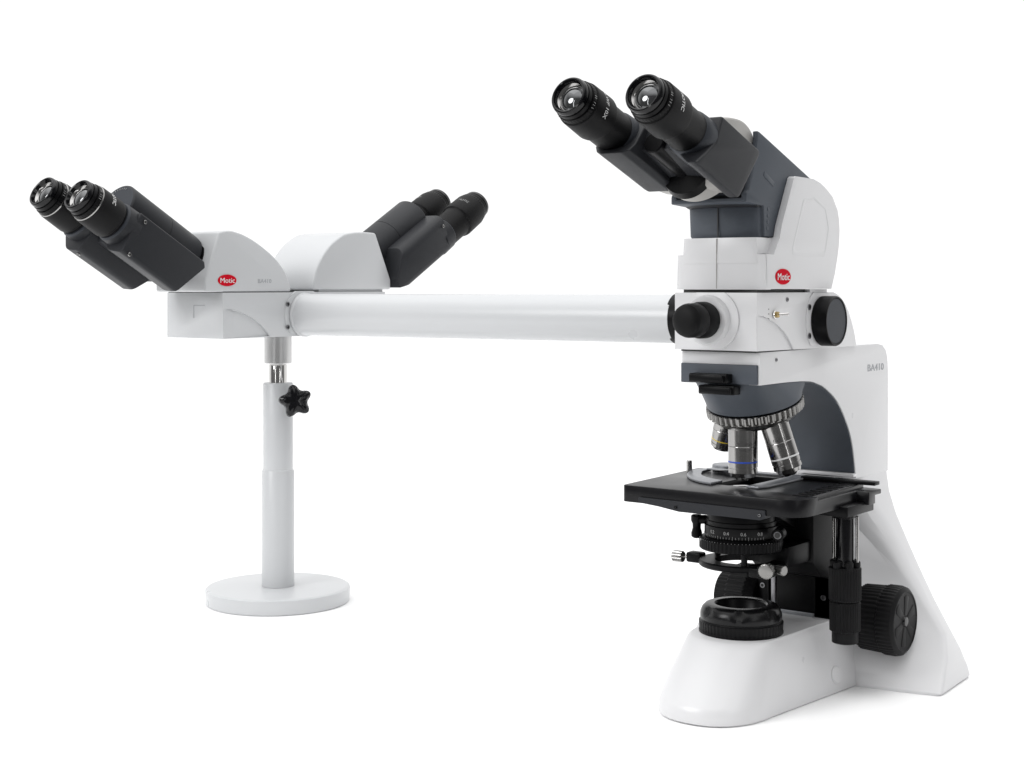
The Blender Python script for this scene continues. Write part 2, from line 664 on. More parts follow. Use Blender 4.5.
# ---- stage
b = MB()
plate = rounded([(-.0945, -.0640), (.0945, -.0645), (.0945, .055), (.107, .055), (.107, .084), (-.104, .100)], [.005, .026, 0, .001, .001, .004])
hole = [(-.027, -.012), (.012, -.012), (.026, .000), (.026, .055), (-.027, .055)]
stage_bm = combine(prism_bm(plate, .1905, .2066, 'z'), [
    (prism_bm([(-.026, -.006), (.012, -.006), (.012, .070), (-.026, .070)], .17, .22, 'z'), 'DIFFERENCE'),
    (prism_bm([(.085, .070), (.2, .070), (.2, .2), (.085, .2)], .18, .1985, 'z'), 'DIFFERENCE'),
    (prism_bm([(.088, -.028), (.2, -.028), (.2, .2), (.088, .2)], .2030, .22, 'z'), 'DIFFERENCE')], .0014, 2, 30)
b.merge(stage_bm, M['stage'])
stage = b.build('stage', mic, 35)
b = MB()   # slanting trim under the front edge
b.prism(rounded([(-.075, .1965), (-.075, .1915), (-.052, .1895), (-.030, .1865), (.055, .1865), (.060, .1885), (.060, .1955)], .001), -.0665, -.052, M['dgrey'], 'y')
b.screw((-.033, -.0670, .1905), (0, 1, 0), .0014, M['black'])
b.screw((.055, -.0670, .1910), (0, 1, 0), .0014)
b.build('stage_trim', stage)
b = MB()   # ribs + rack on the right of the top
for k in range(9):
    b.box((.078, -.030 + k * .0125, .2069), (.016, .0045, .0008), M['black'], .0002)
b.box((.066, .0790, .2085), (.078, .012, .0036), M['black'], .0006)
b.build('slide_carriage', stage)
b = MB()   # grey holder plate
b.prism([(.013, -.014), (.026, -.014), (.030, .000), (.030, .094), (-.06, .094), (-.06, .083), (.013, .083)], .2069, .2088, M['alu'], 'z', .0004)
b.build('specimen_holder', stage)
b = MB()   # curved clip with hook and round knob
arc_o = [(-.081 - .0 + .048 * math.cos(a) * 0, 0) for a in (0,)]
oc = spline([(-.024, -.016), (-.040, -.010), (-.058, .004), (-.074, .024), (-.084, .044), (-.089, .060), (-.090, .080)], 6)
ic = spline([(-.078, .080), (-.077, .062), (-.070, .046), (-.060, .030), (-.046, .018), (-.032, .010), (-.024, .007)], 6)
b.prism(oc + ic, .2069, .2092, M['alu'], 'z', .0004)
b.cyl((-.090, .056, .2069), (0, 0, 1), .0030, .0125, M['steel'])
b.cyl((-.068, .098, .2069), (0, 0, 1), .0165, .0062, M['alu'], .0010, 40)
b.prism([(-.078, .070), (-.020, .050), (-.018, .058), (-.076, .086)], .2095, .2108, M['alu'], 'z', .0003)
b.box((-.035, .062, .2114), (.010, .005, .0012), M['black'], .0004, Matrix.Rotation(R(30), 4, 'Z'))
b.box((-.052, .055, .2114), (.018, .0022, .0012), M['black'], .0004, Matrix.Rotation(R(40), 4, 'Z'))
b.build('specimen_clip', stage)
b = MB()
b.cyl((0, .004, .198), (0, 0, 1), .0175, .0065, M['black'])
b.lathe([(0, .0115), (.0015, .009), (.002, 0)], (0, .004, .2046), (0, 0, 1), M['glass'], 32)
b.build('condenser_lens', mic)

# ---- stage drive: shaft and coaxial knobs hanging under the right rear
b = MB()
DX, DY = .0850, .0497
b.box((.085, .046, .1878), (.036, .060, .0100), M['black'], .0012)
b.box((DX, DY, .180), (.018, .018, .006), M['black'], .001)
b.cyl((DX, DY, .125), (0, 0, 1), .0088, .055, M['gloss'])
b.cyl((DX - .012, DY + .001, .125), (0, 0, 1), .0016, .055, M['steel'])
b.cyl((DX + .012, DY + .001, .125), (0, 0, 1), .0016, .055, M['steel'])
sd = b.build('stage_drive', stage)
b = MB()
for k in range(6):
    a = R(60 * k + 15)
    b.cyl((DX + .0105 * math.cos(a), DY + .0105 * math.sin(a), .128), (0, 0, 1), .0042, .009, M['rubber'], .0012, 16)
b.lathe([(0, 0), (0, .0145), (.001, .0155, 1), (.031, .0155, 1), (.032, .0145), (.032, 0)], (DX, DY, .0985), (0, 0, 1), M['rubber'], 4 * 36, ribs(36, .04))
b.build('upper_drive_knob', stage)
b = MB()
b.lathe([(0, 0), (0, .0115), (.0006, .0125), (.011, .0125), (.0115, .0140), (.012, .0148, 1), (.0385, .0148, 1), (.0395, .0138), (.0395, 0)], (DX, DY, .0580), (0, 0, 1), M['rubber'], 4 * 36, ribs(36, .04))
b.build('lower_drive_knob', stage)

# ---- stage bracket (focusing block)
b = MB()
b.prism([(.058, .190), (.058, .128), (.075, .112), (.100, .106), (.128, .106), (.150, .120), (.150, .190)], -.022, .0480, M['black'], 'x', .0015)
b.box((.018, .112, .0885), (.060, .028, .044), M['black'], .001)
b.box((-.036, .120, .0885), (.014, .012, .044), M['black'], .001)
b.box((-.022, .115, .090), (.0050, .010, .043), M['darksteel'], .0004)
b.box((-.028, .115, .090), (.0022, .010, .043), M['black'], .0004)
b.box((.005, .106, .068), (.050, .020, .004), M['alu'], .0004)
b.screw((-.036, .1138, .0880), (0, 1, 0), .0028)
b.screw((.0400, .0978, .0870), (0, 1, 0), .0028)
b.box((.040, .104, .0885), (.020, .012, .046), M['black'], .001)
b.box((.006, .0575, .150), (.010, .0015, .06), M['seam'], .0004)
b.screw((.0225, .0570, .176), (0, 1, 0), .0012, M['black'])
b.screw((.0225, .0570, .128), (0, 1, 0), .0012, M['black'])
b.prism([(.020, .190), (.020, .176), (.060, .160), (.060, .190)], -.020, .030, M['black'], 'x', .001)
b.build('stage_bracket', mic)

# ---- condenser
b = MB()
CZ = Vector((0, 0, 0))
b.lathe([(0, 0), (0, .0330), (.0008, .0335), (.0100, .0335), (.0105, .0325), (.0180, .0325), (.024, .030), (.030, .026), (.030, 0)], (0, 0, .1640), (0, 0, 1), M['black'], 64)
cond = b.build('condenser', mic)
b = MB()
b.lathe([(0, .020), (0, .0345), (.0008, .0350), (.0110, .0350), (.0115, .0340), (.0115, .030)], (0, 0, .1585), (0, 0, 1), M['black'], 96)
for k in range(26):
    a = R(-150 + k * 5)
    o = Vector((.0351 * math.cos(a), .0351 * math.sin(a), .1605))
    b.box(o, (.0003, .0003, .002 + .0012 * (k % 5 == 0)), M['dprint'], 0, Matrix.Rotation(a, 4, 'Z'))
for k, tx in enumerate(('0.2', '0.4', '0.6', '0.8')):
    a = R(-112 + 27 * k)
    mt = basis((0, 0, .1648), (-math.sin(a), math.cos(a), 0), (0, 0, 1), (math.cos(a), math.sin(a), 0))
    b.text(tx, mt, .0046, M['dprint'], .0001, {'r': .0351})
b.build('aperture_ring', cond)
b = MB()
b.lathe([(0, .025), (0, .0385), (.0012, .0400, 1), (.0095, .0400, 1), (.0120, .0375), (.0125, .034), (.0125, .020)], (0, 0, .1462), (0, 0, 1), M['black'], 4 * 60, ribs(60, .018))
for k in range(30):
    a = R(-160 + k * 5)
    b.box((.0393 * math.cos(a), .0393 * math.sin(a), .1562), (.0012, .0004, .0004), M['dprint'], 0, Matrix.Rotation(a, 4, 'Z'))
b.box((-.0290, -.0262, .1553), (.0016, .0030, .0016), M['print'], .0003, Matrix.Rotation(R(-140), 4, 'Z'))
b.build('scale_ring', cond)
b = MB()   # lever with drooping grip
b.tube([(-.020, -.006, .1715), (-.034, -.010, .1720), (-.0415, -.012, .1715)], .0044, M['black'], 16)
b.lathe([(0, 0), (.0002, .0040), (.0015, .0056), (.006, .0056), (.009, .0042), (.013, .0040), (.018, .0054), (.0215, .0052), (.023, .0030), (.0233, 0)], (-.0420, -.0120, .1765), (0, 0, -1), M['black'], 24)
b.build('aperture_lever', cond)
b = MB()   # lower fork ring with centring screws
b.lathe([(0, .0270), (0, .0410), (.0014, .0425), (.0048, .0425), (.0060, .0410), (.0060, .0270), (0, .0270)], (0, .004, .1290), (0, 0, 1), M['black'], 64)
b.box((-.0480, -.003, .1330), (.016, .013, .010), M['black'], .002)
b.cyl((-.054, -.005, .1325), (-1, 0, 0), .0019, .010, M['steel'])
b.box((.040, -.026, .1330), (.010, .018, .010), M['black'], .0016)
b.box((.034, -.020, .1300), (.020, .022, .009), M['black'], .0016)
b.box((.030, .050, .140), (.030, .080, .020), M['black'], .002)
for a in (60, 110, 160, 300):
    b.cyl((.037 * math.cos(R(a)), .004 + .037 * math.sin(R(a)), .133), (0, 0, 1), .0030, .016, M['black'], .0005, 16)
b.build('filter_ring', cond)
b = MB()
b.lathe([(0, 0), (0, .0048), (.0006, .0056, 1), (.0105, .0056, 1), (.0112, .0048), (.0112, 0)], (-.0605, -.006, .1322), (-1, -.05, 0), M['steel'], 4 * 18, ribs(18, .07))
b.build('centring_screw', cond)
b = MB()
b.lathe([(0, 0), (0, .0055), (.0006, .0072, 1), (.0062, .0072, 1), (.0068, .0060), (.0068, 0)], (.0440, -.0300, .1345), (.18, -1, -.1), M['ringsteel'], 4 * 20, ribs(20, .05))
b.build('centring_screw', cond)
b = MB()
b.lathe([(0, 0), (0, .0042), (.0006, .0050, 1), (.0085, .0050, 1), (.0092, .0042), (.0092, 0)], (.0460, -.0150, .1330), (1, -.25, 0), M['ringsteel'], 4 * 16, ribs(16, .07))
b.build('centring_screw', cond)
b = MB()
b.cyl((.044, -.004, .1660), (.3, -1, .0), .0058, .016, M['black'])
b.cyl((.0488, -.0195, .1660), (.3, -1, .0), .0036, .001, M['darksteel'], .0002)
b.cyl((.0491, -.0206, .1660), (.3, -1, .0), .0026, .0004, M['seam'], .0001)
b.build('clamp_screw', cond)

# ---- illuminator in the foot
b = MB()
b.lathe([(0, 0), (0, .0400), (.0010, .0405), (.0025, .0405), (.0032, .0400, 1), (.0115, .0405, 1), (.0120, .0390), (.0128, .0385)], (0, 0, .0655), (0, 0, 1), M['black'], 4 * 60, ribs(60, .014))


def scallop(th, i, a):
    c = math.cos(th * 7)
    return 1.0 - .055 * max(0, c) ** 2


b.lathe([(.0128, .0385), (.0145, .0392), (.0180, .0392), (.0205, .0388, 1), (.0248, .0368, 1), (.0268, .0345), (.0278, .0315), (.0278, .0255), (.0262, .0240)], (0, 0, .0655), (0, 0, 1), M['semi'], 140, scallop)
b.lathe([(.0262, .0240), (.0190, .0225), (.0150, .0200), (.0150, .0165)], (0, 0, .0655), (0, 0, 1), M['black'], 64)
b.lathe([(.0150, .0165), (.0175, .009), (.0182, 0)], (0, 0, .0655), (0, 0, 1), M['glass'], 48)
b.build('field_lens', mic)


# ---- focus knobs
def focus_knob(s, KX=.0):
    b = MB()
    y, z = .1220, .0690
    d = (s, 0, 0)
    o = (s * .0670, y, z)
    b.lathe([(0, 0), (0, .029), (.006, .029), (.0065, .0300), (.0070, .0322, 1), (.0290, .0332, 1), (.0300, .0325), (.0310, .0315), (.0310, 0)], o, d, M['rubber'], 4 * 44, ribs(44, .028))
    k = b.build('focus_knob', mic)
    b = MB()
    b.lathe([(.0310, 0), (.0310, .0330), (.0316, .0345, 1), (.0420, .0345, 1), (.0462, .0334), (.0486, .0306), (.0490, .0290), (.0482, .0280), (.0482, 0)], o, d, M['rubber'], 4 * 48, ribs(48, .022))
    for q in range(6):
        a = R(60 * q + 20)
        m = Matrix.Translation(Vector((s * (.0670 + .0482), y, z))) @ Matrix.Rotation(a, 4, 'X')
        b.prism([(.006, -.0025), (.024, -.0055), (.026, 0), (.024, .0055), (.006, .0025)], 0, s * .0004, M['rubber'], 'x', .0002, 2, m)
    b.lathe([(.0482, .0052), (.0500, .0045), (.0503, 0)], o, d, M['gloss'], 24)
    b.build('fine_focus_knob', k)
    return k


focus_knob(1)
b = MB()
# left side: coarse wheel close to the column and smaller fine knob outside
b.lathe([(0, 0), (0, .026), (.008, .0335), (.0090, .0345, 1), (.0280, .0345, 1), (.0290, .0335), (.0290, 0)], (-.0420, .1280, .0710), (-1, 0, 0), M['rubber'], 4 * 40, ribs(40, .035))
kl = b.build('focus_knob', mic)
b = MB()
b.lathe([(.0290, 0), (.0290, .0245), (.0296, .0255, 1), (.0450, .0255, 1), (.0462, .0245), (.0462, 0)], (-.0420, .1280, .0710), (-1, 0, 0), M['rubber'], 4 * 36, ribs(36, .03))
b.build('fine_focus_knob', kl)


# ---- intermediate block (the same casting is used at both ends of the bridge)
def clipped_disc(b, x, cy_, cz_, r, m, d, zlo, zhi, axis='x'):
    pts = []
    for i in range(96):
        a = 2 * math.pi * i / 96
        pts.append((cy_ + r * math.cos(a), min(zhi, max(zlo, cz_ + r * math.sin(a)))))
    q = [p for i, p in enumerate(pts) if (Vector(p) - Vector(pts[i - 1])).length > 1e-5]
    lo, hi = sorted((x, x + d))
    b.prism(q, lo, hi, m, axis, .0005)


def mount_block(x, y, name, parent, ylen, white, detail=True, extra=0, top=.3942, bot=.3388):
    """x centre, y offset of the front face from -.0505"""
    dy = y + .0505
    hw = .0437
    side = [(-.0505, bot), (-.0505, top), (.1130, top)] + ([(.1240, .3900), (.1330, .3860), (.1410, .3805), (.1490, .3730), (.1565, .3625), (.1620, .3530), (.1660, .3440), (.1680, .3375), (.1680, .3365)] if detail else [(ylen, top), (ylen, bot)])
    side = [(p[0] + dy, p[1]) for p in side]
    first = prism_bm(side, x - hw - extra, x + hw, 'x')
    # shallow scooped relief under a curved edge, on both long sides
    ops = []
    cr = spline([(-.038, .3712), (-.022, .3672), (-.004, .3602), (.013, .3495), (.024, .3380)], 6)
    poly = [(p[0] + dy, p[1]) for p in cr] + [(-.056 + dy, .3370), (-.056 + dy, .3712)]
    t = prism_bm(poly, x + hw - .0022, x + hw + .01, 'x')
    for v in t.verts:     # the relief fades out towards the front
        if v.co.x < x + hw and v.co.y < dy - .037:
            v.co.x = x + hw + .0006
    ops.append((t, 'DIFFERENCE'))
    body = combine(first, ops, .0020, 3, 25)
    b = MB()
    b.merge(body, white)
    # port collar on +x
    cy, cz = .083 + dy, .3645
    return b, cy, cz


b, cy, cz = mount_block(0, -.0505, 'x', mic, 0, M['white'], True, 0, .3928)
clipped_disc(b, .0430, cy, cz, .0335, M['white'], .0020, .3405, .3925)
b.box((0, .008, .3943), (.078, .100, .0034), M['seam'], 0)
b.box((0, .078, .3943), (.088, .038, .0030), M['white'], 0)
b.box((0, .05, .3380), (.080, .190, .0020), M['seam'], 0)
blk = b.build('bridge_block', mic, 35)
b = MB()
b.cyl((-.0437 + .0005, cy, cz), (-1, -.035, 0), .0268, .0760, M['black'])
b.build('tube_collar', blk)
for y_, z_, r_ in ((.0552, .3785, .0030), (.0552, .3502, .0030), (.0102, .3862, .0022)):
    b = MB()
    b.screw((.0450 if r_ > .0025 else .0437, y_, z_), (-1, 0, 0), r_)
    b.build('set_screw', blk)
b = MB()
b.lathe([(0, 0), (0, .0236), (.0016, .0248), (.0150, .0248), (.0164, .0240), (.0164, .0228), (.0154, .0222), (.0154, 0)], (.0449, cy, cz), (1, 0, 0), M['black'], 72)
b.lathe([(.0155, .0221), (.0157, .0219), (.0157, 0)], (.0449, cy, cz), (1, 0, 0), M['lip'], 72)
b.build('port_cap', blk)
b = MB()   # toggle switch
b.cyl((.0437, -.0165, .3722), (1, 0, 0), .0040, .0022, M['chrome'], .0006, 24)
b.lathe([(0, 0), (0, .0030), (.003, .0028), (.003, 0)], (.0455, -.0165, .3722), (1, 0, 0), M['brass'], 24)
b.lathe([(0, 0), (0, .0011), (.009, .0016), (.0105, .0014), (.0108, 0)], (.0480, -.0155, .3724), (.55, .83, .02), M['chrome'], 20)
for dz in (.0045, .0, -.0045):
    b.box((.0438, -.0275, .3740 + dz - .001), (.0004, .0018, .0006), M['seam'], 0)
b.build('toggle_switch', blk)
b = MB()   # pointer joystick on the front
kx, kz = -.0065, .3672
clipped_disc(b, -.0500, kx + .002, kz, .0300, M['white'], -.0025, .3400, .3930, 'y')
b.lathe([(.0010, .0238), (.0060, .0232), (.0078, .0222), (.0080, .0200), (.0080, 0)], (kx, -.0505, kz), (0, -1, 0), M['white'], 72)
b.build('joystick_collar', blk)
b = MB()
b.lathe([(.0080, 0), (.0080, .0160), (.0095, .0172), (.0180, .0172), (.0225, .0158), (.0245, .0140)], (kx, -.0505, kz), (0, -1, 0), M['rubber'], 64)
b.lathe([(.0245, .0140), (.0250, .0153), (.0268, .0160), (.0375, .0160), (.0418, .0149), (.0443, .0122), (.0456, .0075), (.0460, 0)], (kx, -.0505, kz), (0, -1, 0), M['rubber'], 64)
b.build('pointer_joystick', blk)

# ---- viewing head
b = MB()


def arcfront(y0, yc, w, z, yb=.03, n=14, lean=0):
    pts = []
    for i in range(n + 1):
        u = -1 + 2 * i / n
        pts.append((w * u, yc + (y0 - yc) * abs(u) ** 2.2))
    return [(p[0], p[1], z) for p in pts] + [(w, yb, z), (-w, yb, z)]


side = [(-.0380, .3962), (.1000, .3962), (.1080, .4110), (.1143, .4282), (.1180, .4410), (.1192, .4545), (.1180, .4660), (.1143, .4755), (.1030, .4880), (.0888, .4953), (.0750, .5005), (.0596, .5036), (.0300, .5040), (.0205, .5040), (.0175, .5022), (.0155, .4985), (-.0080, .4560), (-.0120, .4443), (-.0230, .4300), (-.0235, .4284), (-.0380, .4284)]
shell = combine(prism_bm(side, -.0475, .0475, 'x'), [
    (loft_bm([arcfront(-.0405, -.0480, .0473, .3957, -.03), arcfront(-.0400, -.0472, .0466, .4286, -.03)]), 'UNION'),
    (loft_bm([arcfront(-.0428, -.0479, .0397, .4200), arcfront(-.0415, -.0470, .0388, .4443)]), 'UNION'),
    (prism_bm([(.0, .4452), (.070, .4452), (.066, .53), (-.1, .53), (-.1, .4446), (-.03, .4446)], -.0405, .0405, 'x'), 'DIFFERENCE'),
], .0022, 3, 28)
b.merge(shell, M['white'])
# raised rim of the trapezoid panel on each side
for sx in (1, -1):
    p = rounded([(.0090, .4270), (.0860, .4270), (.0960, .4560), (.0880, .4780), (.0600, .4880), (.0370, .4840)], .006, 4)
    inn = rounded([(.0150, .4330), (.0840, .4330), (.0920, .4560), (.0850, .4745), (.0600, .4835), (.0410, .4800)], .005, 4)
    t = bmesh.new()
    n_ = len(p)
    A = [t.verts.new((sx * .0472, q[0], q[1])) for q in p]
    Bv = [t.verts.new((sx * .0478, q[0] * .75 + r[0] * .25, q[1] * .75 + r[1] * .25)) for q, r in zip(p, inn)]
    Cv = [t.verts.new((sx * .0478, q[0] * .2 + r[0] * .8, q[1] * .2 + r[1] * .8)) for q, r in zip(p, inn)]
    Dv = [t.verts.new((sx * .0474, r[0], r[1])) for r in inn]
    for X, Y in ((A, Bv), (Bv, Cv), (Cv, Dv)):
        for i in range(n_):
            t.faces.new((X[i], X[(i + 1) % n_], Y[(i + 1) % n_], Y[i]))
    t.faces.new(Dv)
    b.merge(t, M['white'])
b.box((0, -.0476, .4200), (.0005, .0012, .047), M['ivory_shade'], 0)
head = b.build('viewing_head', mic, 35)


def badge(o, m, size, parent, name='badge'):
    b = MB()
    t = bmesh.new()
    bmesh.ops.create_circle(t, cap_ends=True, segments=40, radius=1)
    r = bmesh.ops.extrude_face_region(t, geom=t.faces[:])
    for v in [g for g in r['geom'] if isinstance(g, bmesh.types.BMVert)]:
        v.co.z += 1
    t.transform(m @ Matrix.Diagonal((size * 1.18, size * .56, .0007, 1)))
    b.merge(t, M['red'])
    b.text('Motic', m @ Matrix.Translation((0, -size * .03, .0010)) @ Matrix.Shear('XZ', 4, (0, 0)), size * .70, M['print'], .00015, None, 1.18)
    return b.build(name, parent)


badge(None, on_right(.0475, -.0062, .4078), .0132, head)

# blue-grey neck and cheeks
b = MB()
neck = combine(loft_bm([arcfront(-.0320, -.0430, .0360, .4400, .05), arcfront(-.0340, -.0450, .0366, .4560, .05), arcfront(-.0345, -.0458, .0368, .4740, .05)]), [
    (prism_bm([(-.0280, .4454), (.050, .4454), (.080, .500), (.0690, .5050), (-.0370, .5420), (-.0430, .5432), (-.0465, .5415), (-.0435, .5360), (-.0455, .5200), (-.0530, .4990), (-.0640, .4830), (-.0640, .4760), (-.0300, .4740)], -.0400, .0400, 'x'), 'UNION'),
    (prism_bm([(-.2, .4780), (-.075, .4780), (-.0590, .4870), (-.0500, .5090), (-.0420, .5340), (-.0420, .60), (-.2, .60)], -.2, .2, 'x'), 'DIFFERENCE'),
    (prism_bm([(-.2, .4800), (-.02, .4800), (-.0150, .60), (-.2, .60)], -.0345, .0345, 'x'), 'DIFFERENCE')], .0012, 2, 30)
b.merge(neck, M['grey'])
b.box((.0400, -.020, .4995), (.0012, .022, .005), M['grey'], .0005, Matrix.Rotation(R(-24), 4, 'X'))
for k in range(4):
    b.cyl((.0398, -.0225 + .0006 * k, .4530 + .006 * k), (1, 0, 0), .0022, .0007, M['grey'], .0003, 16)
b.box((.0005, -.0462, .4580), (.0008, .0012, .032), M['seam'], 0)
b.build('neck', head)
b = MB()   # lip below the tilting drum
lipsec = []
for z_, g in ((.4725, 0), (.4750, .0035), (.4815, .0065), (.4835, .0060)):
    lipsec.append(arcfront(-.036 - g * 1.6, -.0470 - g * 1.3, .0368 + g * .4, z_, -.010))
b.loft(lipsec, M['dgrey'])  # charcoal instead of neck grey: the underside's shade is put into the colour
b.build('neck_rim', head)


# local frame for a tilted binocular: a runs from the eye-lenses into the body, n upwards
def frame(o, al, s=1):
    """columns: X = across, Y = along a, Z = n ; s=-1 for a head turned to face the back"""
    ca, sa = math.cos(al), math.sin(al)
    return basis(o, (s, 0, 0), (0, s * ca, -sa), (0, s * sa, ca))


def xf(fr, p):
    return fr @ Vector(p)


def eyepiece(fr, x, parent, L=.115, r=.0205, marks='MOTIC', ring=False, name='eyepiece', eye=True, th=50, rear=False):
    b = MB()
    o = xf(fr, (x, 0, 0))
    d = (fr.to_3x3() @ Vector((0, 1, 0))).normalized()
    k = r / .0205
    K = lambda pr: [(p[0] * k, p[1] * k) + tuple(p[2:]) for p in pr]
    # lens, retaining ring, eyecup
    b.lathe(K([(.0030, 0), (.0033, .0040), (.0044, .0080), (.0064, .0108)]), o, d, M['glass'], 64)
    b.lathe(K([(.0064, .0108), (.0052, .0116), (.0042, .0128)]), o, d, M['steel'], 64)
    b.lathe(K([(.0042, .0128), (.0028, .0134), (.0004, .0143), (.0, .0152), (.0004, .0163), (.0018, .0170), (.0050, .0172)]), o, d, M['gloss'], 72)
    b.lathe(K([(.0050, .0172), (.0052, .0166), (.0062, .0166), (.0064, .0176), (.0100, .0180), (.0102, .0174), (.0112, .0174), (.0114, .0188), (.0120, .0192, 1), (.0158, .0194, 1)]), o, d, M['black'], 4 * 40, ribs(40, .012))
    if ring:
        b.lathe(K([(.0158, .0194), (.0160, .0201), (.0171, .0202), (.0173, .0196)]), o, d, M['steel'], 72)
    b.lathe(K([(.0158, .0194), (.0168, .0194), (.0172, .0203), (.0185, .0206), (.0440, .0212), (.0465, .0206), (.0480, .0190)]) + [(.0500 * k, .0186 * k), (L, .0186 * k), (L, .0100)], o, d, M['rubber'], 72)
    # markings wrapped round the barrel
    X = fr.to_3x3() @ Vector((1, 0, 0))
    N = fr.to_3x3() @ Vector((0, 0, 1))
    t = R(th)
    out = X * math.sin(t) + N * math.cos(t)
    tang = (X * math.cos(t) - N * math.sin(t))
    yy = tang.cross(out) * -1
    mt = basis(o + d * .0300 * k, tang, out.cross(tang), out)
    if rear:
        mt = basis(o + d * .0300 * k, -tang, out.cross(-tang), out)
    b.text(marks, mt, (.0046 if rear else .0062) * k, M['dprint' if rear else 'print'], .0001, {'r': .02095 * k})
    t2 = R(th + 8)
    out = X * math.sin(t2) + N * math.cos(t2)
    tang = (X * math.cos(t2) - N * math.sin(t2))
    if not rear:
        for q, w in ((-.10, .0006), (0, .0006), (.22, .0004), (.34, .0004), (.48, .0004)):
            a = t2 + q
            oo = X * math.sin(a) + N * math.cos(a)
            tt = X * math.cos(a) - N * math.sin(a)
            b.merge(cube_bm((w, .0030, .0003)), M['dprint'], basis(o + d * .0137 * k + oo * .01935 * k, tt, d, oo))
    return b.build(name, parent)


def cube_bm(d):
    t = bmesh.new()
    bmesh.ops.create_cube(t, size=1)
    t.transform(Matrix.Diagonal((*d, 1)))
    return t


# ---- main eyepieces: tilt 20 degrees
FM = frame((0, -.2390, .5585), R(20))
XE = .0380
eyepiece(FM, XE, head, .115, .0210, 'MOTIC', th=74)
eyepiece(FM @ Matrix.Translation((0, 0, .0040)), -XE, head, .115, .0210, 'N-WF 10X', th=76)


def prism_housing(fr, side_, parent, prof, xo, xi, dk, cap=True):
    """flat-sided housing that carries one eyepiece. prof: (a, n) outline"""
    b = MB()
    t = combine(prism_bm(prof, side_ * xi, side_ * xo, 'x'), [], .0035, 3, 30)
    b.merge(t, dk, fr)
    return b


for s in (1, -1):
    b = MB()
    if s == 1:
        prof = [(.0940, .0215), (.1670, .0215), (.1690, .0170), (.1470, -.0330), (.1420, -.0345), (.0660, -.0345), (.0790, -.0200), (.0910, -.0050)]
        cross = [(.0595, .0215), (.0595, -.0345), (.0500, -.0345), (.0300, -.0180), (.0150, -.0110), (.0150, .0215)]
        dn = 0.0
    else:
        prof = [(.0900, .0240), (.1670, .0240), (.1690, .0190), (.1580, -.0190), (.1540, -.0205), (.0680, -.0205), (.0780, -.0080)]
        cross = [(-.0500, .0240), (-.0580, .0150), (-.0590, .0020), (-.0555, -.0090), (-.0490, -.0165), (-.0420, -.0203), (-.0200, -.0205), (-.0140, -.0170), (-.0120, .0240)]
        dn = .004
    t = combine(prism_bm(prof, -.08, .08, 'x'), [(prism_bm(cross, .03, .2, 'y'), 'INTERSECT')], .0034, 3, 30)
    b.merge(t, M['dgrey'], FM)
    lo, hi = sorted((s * .0005, s * .018))
    t = combine(prism_bm([(.0900, .0150), (.1600, .0150), (.1500, -.0130), (.0900, -.0090)], lo, hi, 'x'), [], .002, 2, 30)
    b.merge(t, M['dgrey'], FM)
    o = xf(FM, (s * XE, .0760, dn))
    d = FM.to_3x3() @ Vector((0, 1, 0))
    b.lathe([(.002, .0187), (0, .0192), (.002, .0206), (.010, .0212), (.030, .0212)], o, d, M['lip'], 64)
    b.build('prism_housing', head)
b = MB()
o = xf(FM, (0, .085, -.004))
d = FM.to_3x3() @ Vector((0, 1, 0))
b.lathe([(0, 0), (0, .009), (.001, .010), (.055, .010), (.060, .024), (.068, .026), (.068, 0)], o, d, M['black'], 4 * 24, ribs(24, .02))
for k in range(5):
    a = R(150 + k * 15)
    pass
b.build('hinge_dial', head)
# ---- white tilting drum
b = MB()
dr = spline([(-.108, .5478), (-.088, .5520), (-.062, .5520), (-.046, .5470), (-.0360, .5370), (-.0360, .5240), (-.0470, .5060), (-.0560, .4900), (-.0720, .4850), (-.0900, .4850), (-.1050, .4900), (-.1080, .5100)], 4)
t = combine(prism_bm(dr, -.0335, .0335, 'x'), [], .003, 3, 30)
b.merge(t, M['ivory_shade'])  # white drum, its grey shading comes from the darkened colour
o = xf(FM, (0, .152, .0130))
b.lathe([(0, 0), (0, .0350), (.003, .0385), (.018, .0385), (.024, .034), (.024, 0)], o, FM.to_3x3() @ Vector((0, 1, 0)), M['ivory_shade'], 80)
b.build('tilting_drum', head)


# ================================================================== VIEWING BRIDGE
XA = -.6830
bri = thing('viewing_bridge', (XA, .05, .3388), 'long white bridge tube carrying two binocular side heads that face opposite ways', 'viewing bridge')
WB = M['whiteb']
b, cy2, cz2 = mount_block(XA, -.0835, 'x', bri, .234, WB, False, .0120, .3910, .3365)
clipped_disc(b, XA + .0430, .0500, .3630, .0335, WB, .0020, .3405, .3925)
b.box((XA, -.020, .3915), (.080, .150, .0012), M['seam'], 0)
b.box((XA, .140, .3924), (.080, .120, .0032), M['whiteb'], 0)
# square label recess on the front face
for p, q in (((-.0095, 0), (.0006, .015)), ((0, .0075), (.019, .0006))):
    b.box((XA + .002 + p[0], -.0836, .3680 + p[1]), (q[0], .0006, q[1]), M['gprint'], 0)
ab = b.build('bridge_block', bri, 35)
for z_ in (.3765, .3480):
    b = MB()
    b.screw((XA + .0450, .0205, z_), (-1, 0, 0), .0030)
    b.build('set_screw', ab)
b = MB()
pa = Vector((XA + .0447, .0500, .3630))
pb = Vector((-.0480, cy, cz))
pb = pa.lerp(pb, (-.1165 - pa.x) / (pb.x - pa.x))
L = (pb - pa).length
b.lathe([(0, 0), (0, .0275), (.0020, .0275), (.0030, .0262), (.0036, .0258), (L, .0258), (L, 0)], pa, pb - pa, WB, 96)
b.build('bridge_tube', bri)

ZB = .3950


